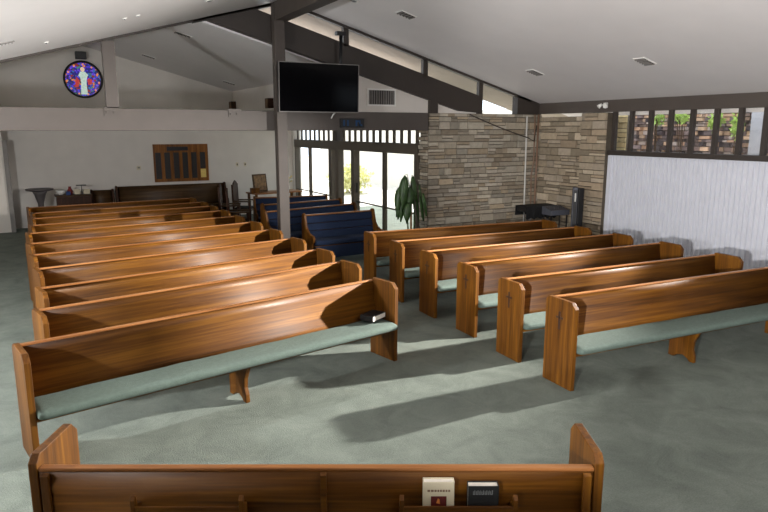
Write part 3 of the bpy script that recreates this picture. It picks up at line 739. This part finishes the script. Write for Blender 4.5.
# stained glass
def stained():
    e = empty('stained_glass_window', (1.45, YB, 3.79)); tag(e, 'round stained glass window with a pale robed figure among blue and red panes', 'window')
    m = D.materials.new('coloured_glass'); m.use_nodes = True; n = m.node_tree; bs = n.nodes['Principled BSDF']; L = n.links.new
    tc = n.nodes.new('ShaderNodeTexCoord'); v = n.nodes.new('ShaderNodeTexVoronoi'); v.inputs['Scale'].default_value = 19
    L(tc.outputs['Object'], v.inputs['Vector'])
    sp = n.nodes.new('ShaderNodeSeparateColor'); L(v.outputs['Color'], sp.inputs[0])
    r = n.nodes.new('ShaderNodeValToRGB'); r.color_ramp.interpolation = 'CONSTANT'
    cols = [(0, rgb(30, 24, 120)), (.25, rgb(60, 40, 190)), (.42, rgb(40, 90, 160)), (.55, rgb(90, 60, 200)), (.68, rgb(130, 30, 40)), (.78, rgb(24, 20, 90)), (.86, rgb(60, 120, 110)), (.93, rgb(200, 120, 70))]
    r.color_ramp.elements[0].color = cols[0][1]
    r.color_ramp.elements[1].position = cols[1][0]; r.color_ramp.elements[1].color = cols[1][1]
    for p, c in cols[2:]:
        q = r.color_ramp.elements.new(p); q.color = c
    L(sp.outputs[0], r.inputs[0])
    v2 = n.nodes.new('ShaderNodeTexVoronoi'); v2.feature = 'DISTANCE_TO_EDGE'; v2.inputs['Scale'].default_value = 19; L(tc.outputs['Object'], v2.inputs['Vector'])
    mt = n.nodes.new('ShaderNodeMath'); mt.operation = 'GREATER_THAN'; mt.inputs[1].default_value = .045; L(v2.outputs['Distance'], mt.inputs[0])
    sc_ = n.nodes.new('ShaderNodeVectorMath'); sc_.operation = 'SCALE'; L(r.outputs[0], sc_.inputs[0]); L(mt.outputs[0], sc_.inputs['Scale'])
    L(sc_.outputs[0], bs.inputs['Base Color']); L(sc_.outputs[0], bs.inputs['Emission Color']); bs.inputs['Emission Strength'].default_value = .8  # emission put into the panes in place of daylight from behind
    bs.inputs['Roughness'].default_value = .25
    N = 48; r0 = .46
    MB().prism([(r0*math.cos(2*math.pi*a/N), r0*math.sin(2*math.pi*a/N)) for a in range(N)], -.02, -.012, 'y').build('glass', m, e)
    b = MB(); o = 0
    prof = [(.445, -.012), (.50, -.012), (.505, -.05), (.45, -.055)]
    for a in range(N):
        t = 2*math.pi*a/N
        for rr_, y in prof: b.v.append((rr_*math.cos(t), y, rr_*math.sin(t)))
    for a in range(N):
        c = (a+1) % N
        for k in range(4):
            kk = (k+1) % 4; b.f.append([a*4+k, a*4+kk, c*4+kk, c*4+k]); b.mi.append(0); b.sm.append(True)
    b.build('frame', M['lead'], e)
    e.scale = (.94, 1, .94)
    def gl(nm, col): 
        return mat(nm, col, .3, emit=col, es=.75, var=.35, scale=22)  # glow added to figure and border glass to stand for backlight
    pale = gl('pale_glass', rgb(176, 196, 186)); red = gl('red_glass', rgb(170, 36, 36)); amber = gl('amber_glass', rgb(224, 140, 70)); skin = gl('flesh_glass', rgb(210, 180, 150))
    y0, y1 = -.028, -.02
    MB().prism([(-.085, -.40), (.09, -.40), (.075, -.1), (.10, .07), (.14, .12), (.06, .21), (-.06, .21), (-.12, .10), (-.07, .05), (-.06, -.1)], y0, y1, 'y').build('robed_figure', pale, e)
    MB().prism([(.055*math.cos(2*math.pi*a/14), .27+.062*math.sin(2*math.pi*a/14)) for a in range(14)], y0-.001, y1, 'y').build('figure_head', skin, e)
    MB().prism([(.12, -.15), (.21, -.12), (.23, .0), (.15, .04), (.10, .0)], y0, y1, 'y').prism([(-.22, -.22), (-.13, -.2), (-.10, -.02), (-.17, .07), (-.2, -.04)], y0, y1, 'y').build('red_pane', red, e)
    b = MB()
    for a in range(22):
        t = 2*math.pi*a/22+.1; c = (.405*math.cos(t), .405*math.sin(t))
        if a % 2: b.prism([(c[0]+.027*math.cos(q*math.pi/3), c[1]+.027*math.sin(q*math.pi/3)) for q in range(6)], y0, y1, 'y')
    b.build('border_pane', amber, e)
stained()
# light switches and outlet on back wall
for x, l in ((5.42, 'left of the pair'), (5.66, 'right of the pair')):
    e = empty('light_switch', (x, YB, 1.5)); tag(e, 'small wall switch plate on the back wall, %s' % l, 'switch')
    MB().box(-.04, .04, -.008, 0, -.06, .06).build('plate', M['cream'], e, bevel=.002)
    MB().box(-.015, .015, -.018, -.008, -.025, .025).build('toggle', M['dark_slot'], e)
e = empty('thermostat', (2.66, YB, 1.47)); tag(e, 'small round pale thermostat left of the wooden board', 'thermostat')
MB().box(-.055, .055, -.03, 0, -.055, .055).build('housing', M['cream'], e, bevel=.012); MB().box(-.03, .03, -.034, -.03, -.01, .03).build('display', M['grille'], e)
# wall speaker under left roof edge
e = empty('wall_speaker', (1.43, YB, 4.38)); tag(e, 'small dark speaker mounted high above the stained glass', 'speaker')
MB().box(-.13, .13, -.22, -.04, -.09, .09).build('cabinet', M['black'], e, bevel=.01); MB().box(-.03, .03, -.05, 0, -.03, .03).build('bracket', M['black'], e)
for y, zz, l in ((18.78, 3.06, 'left'), (15.55, 3.02, 'right')):
    e = empty('wall_speaker', (5.37, y, zz)); tag(e, 'small brown box speaker above the beam, %s one' % l, 'speaker')
    MB().box(-.14, 0, -.12, .12, 0, .24).build('cabinet', M['oak_dark_v'], e, bevel=.006); MB().box(-.15, -.14, -.1, .1, .02, .22).build('grille_cloth', M['brownbox'], e)
# ceiling vents and lights
def ceil_thing(name, label, cat, x, y, w=.30, l=.22, backroof=False, kind='vent', dark=False):
    side = 1 if (x > RX or backroof) else -1
    k = (.27 if backroof else K)*side
    z = (zb(x) if backroof else zr(x))
    e = empty(name, (x, y, z-.001)); e.rotation_euler = (0, math.atan(k), 0); tag(e, label, cat)
    if kind == 'vent':
        MB().box(-w/2, w/2, -l/2, l/2, -.012, 0).build('frame', M['white_plastic'] if not dark else M['grille'], e, bevel=.003)
        MB().box(-w/2+.02, w/2-.02, -l/2+.02, l/2-.02, -.016, -.012).build('back_plate', M['dark_slot'], e)
        for i in range(5):
            xx = -w/2+.035+i*(w-.07)/4; MB().box(xx-.008, xx+.008, -l/2+.02, l/2-.02, -.028, -.016).build('slat', M['grille'], e)
    else:
        r_ = w/2
        MB().lathe([(r_, 0), (r_*1.02, -.008), (r_*.8, -.012), (r_*.75, -.004)][::-1], n=20).build('trim_ring', M['white_plastic'], e)
        MB().lathe([(r_*.74, -.003), (r_*.4, -.02), (.004, -.024)][::-1], n=20).build('lens', M['chrome'] , e)
    return e
ceil_thing('ceiling_vent', 'small square vent in the right ceiling, nearest the brown post', 'vent', 5.6, 9.5)
ceil_thing('ceiling_vent', 'small square ceiling vent above the stone corner', 'vent', 8.43, 9.57)
ceil_thing('ceiling_vent', 'small square vent in the right ceiling above the ribbed wall windows', 'vent', 8.48, 7.14)
ceil_thing('ceiling_light', 'recessed light at the top edge beside the ridge beam', 'light', 4.85, 9.9, .16, kind='light')
ceil_thing('ceiling_light', 'recessed light high on the left ceiling near the ridge', 'light', 2.34, 9.17, .14, kind='light')
ceil_thing('ceiling_light', 'tiny recessed fitting in the left ceiling, above the grey post', 'light', 1.26, 9.28, .06, kind='light')
ceil_thing('ceiling_light', 'tiny recessed fitting in the left ceiling, right of its neighbour', 'light', 1.42, 9.25, .06, kind='light')
ceil_thing('ceiling_light', 'tiny recessed fitting in the left ceiling above the stained glass', 'light', .36, 10.17, .06, kind='light')
ceil_thing('ceiling_vent', 'narrow dark slot vent at the left edge of the left ceiling', 'vent', -.12, 9.3, .22, .06, dark=True)
ceil_thing('ceiling_vent', 'vent in the rear ceiling nearest the rafter', 'vent', 2.79, 13.06, .34, .16, True)
ceil_thing('ceiling_vent', 'vent in the rear ceiling near the grey post', 'vent', 2.82, 17.2, .34, .16, True)
ceil_thing('ceiling_vent', 'vent in the rear ceiling at its far right corner', 'vent', 4.85, 17.4, .34, .16, True)
# TV
e = empty('television', (4.71, 11.02, 3.24)); e.rotation_euler = (R(3), 0, R(-2)); tag(e, 'large black flat television hung from the slanted rafter', 'television')
W_, H_ = .765, .43
MB().box(-W_, W_, 0, .05, -H_, H_).build('housing', M['black'], e, bevel=.006)
MB().box(-W_+.015, W_-.015, -.004, 0, -H_+.018, H_-.012).build('screen', M['screen'], e)
b = MB().box(-W_, W_, -.006, 0, H_-.012, H_).box(-W_, -W_+.012, -.006, 0, -H_, H_).box(W_-.012, W_, -.006, 0, -H_, H_).box(-W_, W_, -.006, 0, -H_, -H_+.014)
b.build('bezel', M['grille'], e)
b = MB().tube([(.45, .09, -.1), (.45, .13, .98)], .03, 12)
b.build('hanging_pole', M['black'], e)
MB().box(.33, .57, .05, .10, -.2, .2).build('mount_plate', M['black'], e)
MB().box(.36, .54, .08, .2, .93, 1.0).build('clamp', M['black'], e, bevel=.006)
# blue sign box on the beam
e = empty('electronic_sign', (5.48, YS-.05, 2.63)); tag(e, 'small dark blue electronic sign on the beam under the television', 'sign')
MB().box(-.25, .25, -.06, 0, -.085, .085).build('housing', M['black'], e, bevel=.005)
b = MB()
for x in (-.20, -.12, .06, .13): b.box(x, x+.035, -.064, -.06, -.055, .055)
b.box(.13, .2, -.064, -.06, -.055, -.02); b.box(.09, .16, -.064, -.06, .02, .05)
b.build('sign_face', M['bluelamp'], e)
e = empty('beam_clip', (5.07, YS-.05, 2.80)); tag(e, 'small white clip on top of the beam below the television', 'clip')
b = MB().tube([(.05, -.04, .02), (0, -.05, -.03), (-.03, -.05, -.09)], .014, 8); b.build('arm', M['white_plastic'], e)
# floodlight on right beam
e = empty('spot_fixture', (XR-.1, 9.4, 2.98)); tag(e, 'small white twin spotlight on the dark beam over the stone pier', 'light')
MB().box(-.03, 0, -.05, .05, -.05, .05).build('base', M['white_plastic'], e, bevel=.005)
for s in (-1, 1):
    b = MB().tube([(-.03, 0, 0), (-.07, s*.06, .01)], .01, 8).tube([(-.06, s*.06, .02), (-.12, s*.085, -.03)], [.025, .042], 14)
    b.build('lamp_head', M['white_plastic'], e)
# conduits and cable on stone end wall
b = MB().tube([(9.79, YS-.07, 2.8), (9.82, YS-.07, .02)], .018, 10)
tag(b.build('white_pipe', M['pipe_white']), 'thin white vertical pipe on the stone wall near the corner', 'pipe')
b = MB().tube([(10.02, YS-.07, 2.84), (10.04, YS-.07, 1.8), (9.98, YS-.07, 1.5), (10.04, YS-.07, .02)], .014, 10)
tag(b.build('brown_pipe', M['pipe_brown']), 'brown vertical cable pipe in the stone corner, right of the white pipe', 'pipe')
b = MB().tube([(10.13, YS-.065, 2.84), (10.12, YS-.065, .02)], .022, 10)
tag(b.build('brown_pipe', M['pipe_brown']), 'brown vertical pipe tucked deepest into the stone corner', 'pipe')
pts = [(8.2+i*.2, YS-.115, 2.82-.045*i*(1.6-.03*i)) for i in range(9)]+[(9.98, YS-.115, 2.25), (10.04, YS-.115, 2.6)]
b = MB().tube(pts, .012, 6)
tag(b.build('hanging_cable', M['beam_dark']), 'brown cable sagging across the stone wall to the corner pipes', 'cable')
# baseboard heater
e = empty('baseboard_heater', (8.4, YS-.16, 0)); tag(e, 'long low pale heater cover along the foot of the stone wall', 'heater')
MB().box(-1.05, 1.15, -.06, .08, .05, .44).build('cover', M['white_plastic'], e, bevel=.01); MB().box(-1.05, 1.15, -.07, .09, .44, .46).build('top_cap', M['white_plastic'], e, bevel=.004)
MB().box(-1.0, 1.1, -.04, .06, 0, .05).build('foot', M['dark_slot'], e)
# plant
def plant():
    e = empty('potted_plant', (6.62, 11.02, 0)); tag(e, 'tall potted plant with large drooping dark leaves beside the stone wall', 'plant')
    MB().lathe([(.13, 0), (.16, .03), (.20, .3), (.215, .34), (.19, .34), (.17, .30)], n=24).build('pot', M['pot'], e)
    MB().lathe([(.172, .28), (.17, .305), (.01, .31)], n=20).build('soil', M['soil'], e)
    MB().tube([(.02, .0, .3), (.03, .02, 1.0), (.02, 0, 1.5)], .022, 8).build('stake', M['stake'], e)
    MB().tube([(-.03, .0, .3), (-.05, .02, .7), (-.02, 0, 1.0), (-.03, 0, 1.35)], .016, 8).tube([(.06, -.02, .3), (.09, -.02, .8), (.06, 0, 1.3)], .014, 8).build('stem', M['leaf'], e)
    rnd = random.Random(21); k = 0
    spec = [(-.28, 1.62, .7), (-.17, 1.55, .72), (-.33, 1.42, .62), (-.24, 1.3, .6), (-.1, 1.4, .55), (.12, 1.55, .62), (.22, 1.5, .68), (.30, 1.42, .66), (.18, 1.3, .62), (.27, 1.2, .5), (-.2, 1.1, .42), (.05, 1.6, .5), (-.3, 1.2, .45), (.33, 1.25, .45)]
    for (dx, zt_, ln_) in spec:
        dy = rnd.uniform(-.18, .16); b = MB(); n = 9; vs = []
        ux = Vector((dx, dy, 0)); outd = ux.normalized()
        side = Vector((-outd.y, outd.x, 0)).lerp(Vector((1, 0, 0)), .45).normalized()
        for i in range(n+1):
            t = i/n; wd = .10*math.sin(math.pi*min(1, t*1.02+.02))**.7*(1.15-t*.5)
            c = Vector((dx*.7, dy*.75, zt_))+outd*(.07*math.sin(t*1.6))-Vector((0, 0, ln_*t*(.75+.25*t)))
            sag = Vector((0, 0, -.02))
            vs += [c-side*wd+outd*-.02, c+outd*.012, c+side*wd+outd*-.02]
        fs = []
        for i in range(n):
            a = i*3; fs += [(a, a+1, a+4, a+3), (a+1, a+2, a+5, a+4)]
        b.add(vs, fs, smooth=True)
        o = b.build('leaf', M['leaf'], e); sm = o.modifiers.new('thick', 'SOLIDIFY'); sm.thickness = .003
        MB().tube([(.0, 0, max(.9, zt_-.25)), (dx*.4, dy*.4, zt_+.03), (dx*.75, dy*.75, zt_)], .006, 5).build('leaf_stalk', M['leaf'], o)
plant()
# keyboard, mixer, speakers
e = empty('covered_keyboard', (9.74, 10.8, 0), R(-3)); tag(e, 'electric keyboard on a stand under a black cloth before the stone wall', 'keyboard'); e.scale = (1, 1, .88)
MB().box(-.42, .42, -.17, .17, .86, .98).build('body', M['black'], e, bevel=.01)
b = MB(); N = 34
for i in range(N+1):
    x = -.44+.88*i/N; b.v += [(x, -.19-.012*math.sin(i*1.7), .70-.02*math.sin(i*.9)), (x, -.19, .985), (x, .19, 1.0), (x, .2, .75)]
for i in range(N):
    for k in range(3): b.f.append([i*4+k, i*4+k+1, i*4+5+k, i*4+4+k]); b.mi.append(0); b.sm.append(True)
o = b.build('cloth', M['black_cloth'], e); o.modifiers.new('t', 'SOLIDIFY').thickness = .004
for s in (-1, 1):
    MB().tube([(s*.4, -.2, .02), (-s*.1+s*.3, .2, .84)], .016, 8).build('stand_leg', M['grille'], e)
    MB().tube([(s*.4, .2, .02), (s*.2, -.16, .84)], .016, 8).build('stand_leg', M['grille'], e)
e = empty('mixer_case', (9.72, 10.2, 0), R(-6)); tag(e, 'grey mixing desk in a case between keyboard and tall speaker', 'mixer'); e.scale = (1, 1, .88)
MB().prism([(-.16, .84), (.16, .84), (.16, 1.04), (-.16, .96)], -.24, .24, 'x').build('case', M['grey_plastic'], e, bevel=.012)
b = MB()
for i in range(8):
    for j in range(3):
        x = -.2+i*.055; y = -.1+j*.08; z = .96+(y+.16)*.25
        b.box(x, x+.015, y, y+.015, z-.002, z+.014)
b.build('control_knob', M['black'], e)
for s in (-1, 1):
    for t in (-1, 1): MB().tube([(s*.2, t*.12, 0), (s*.2, t*.12, .84)], .014, 8).build('leg', M['black'], e)
e = empty('floor_speaker', (9.9, 9.78, 0), R(-20)); tag(e, 'tall black speaker standing against the stone pier', 'speaker'); e.scale = (.8, .8, .96)
MB().box(-.02, .12, -.12, .12, .0, 1.38).build('cabinet', M['black'], e, bevel=.01)
e = empty('column_speaker', (9.67, 9.62, 0), R(-35)); tag(e, 'slim dark grey column speaker in front of the tall black speaker', 'speaker'); e.scale = (.9, .9, .96)
MB().box(-.055, .055, -.05, .06, .3, 1.42).build('cabinet', M['grey_plastic'], e, bevel=.01)
MB().box(-.04, .04, -.056, -.05, .34, 1.36).build('grille_cloth', M['black'], e)
MB().box(-.015, .015, -.06, -.056, 1.12, 1.30).build('badge', M['pipe_white'], e)
MB().lathe([(.14, 0), (.14, .02), (.02, .035), (.02, .31)], n=18).build('base', M['black'], e)
# console table with picture at rear
e = empty('console_table', (6.1, 17.7, 0), R(8)); tag(e, 'light wooden table near the back corner holding a framed picture', 'table')
MB().box(-.75, .75, -.3, .3, .74, .78).build('tabletop', M['oak_rail'], e, bevel=.006)
for sx in (-1, 1):
    for sy in (-1, 1): MB().box(sx*.68-.03, sx*.68+.03, sy*.24-.03, sy*.24+.03, 0, .74).build('leg', M['oak_v'], e, bevel=.004)
e = empty('framed_picture', (5.72, 17.75, .782), R(20)); e.rotation_euler = (R(-8), 0, R(20)); tag(e, 'brown framed picture leaning on the wooden table at the back', 'picture')
MB().box(-.24, .24, -.01, .02, 0, .50).build('frame', M['oak_dark'], e, bevel=.004); MB().box(-.20, .20, -.013, -.01, .04, .46).build('print', M['tan_print'], e)
b = MB().box(-.12, .12, -.08, .08, 0, .14)
tag(b.build('wooden_box', M['oak_v'], bevel=.01, loc=(5.45, 17.45, .782)), 'small brown wooden box left of the framed picture', 'box')
e = empty('flower_vase', (6.45, 17.7, .782)); tag(e, 'vase with yellow and white flowers on the back table', 'vase')
MB().lathe([(.04, 0), (.065, .05), (.06, .12), (.035, .17), (.045, .19)], n=16).build('vase', M['white_plastic'], e)
rnd = random.Random(5); b = MB(); b2 = MB(); b3 = MB()
for i in range(26):
    a = rnd.uniform(0, 6.28); q = rnd.uniform(.04, .2); z = rnd.uniform(.25, .42)
    p = (math.cos(a)*q, math.sin(a)*q, z); b3.tube([(0, 0, .17), p], .003, 4)
    (b if i % 2 else b2).lathe([(.008, -.012), (.028, 0), (.03, .012), (.01, .022)], p, 8)
b.build('yellow_flower', M['yellow'], e); b2.build('white_flower', M['white_plastic'], e); b3.build('flower_stem', M['leaf'], e)
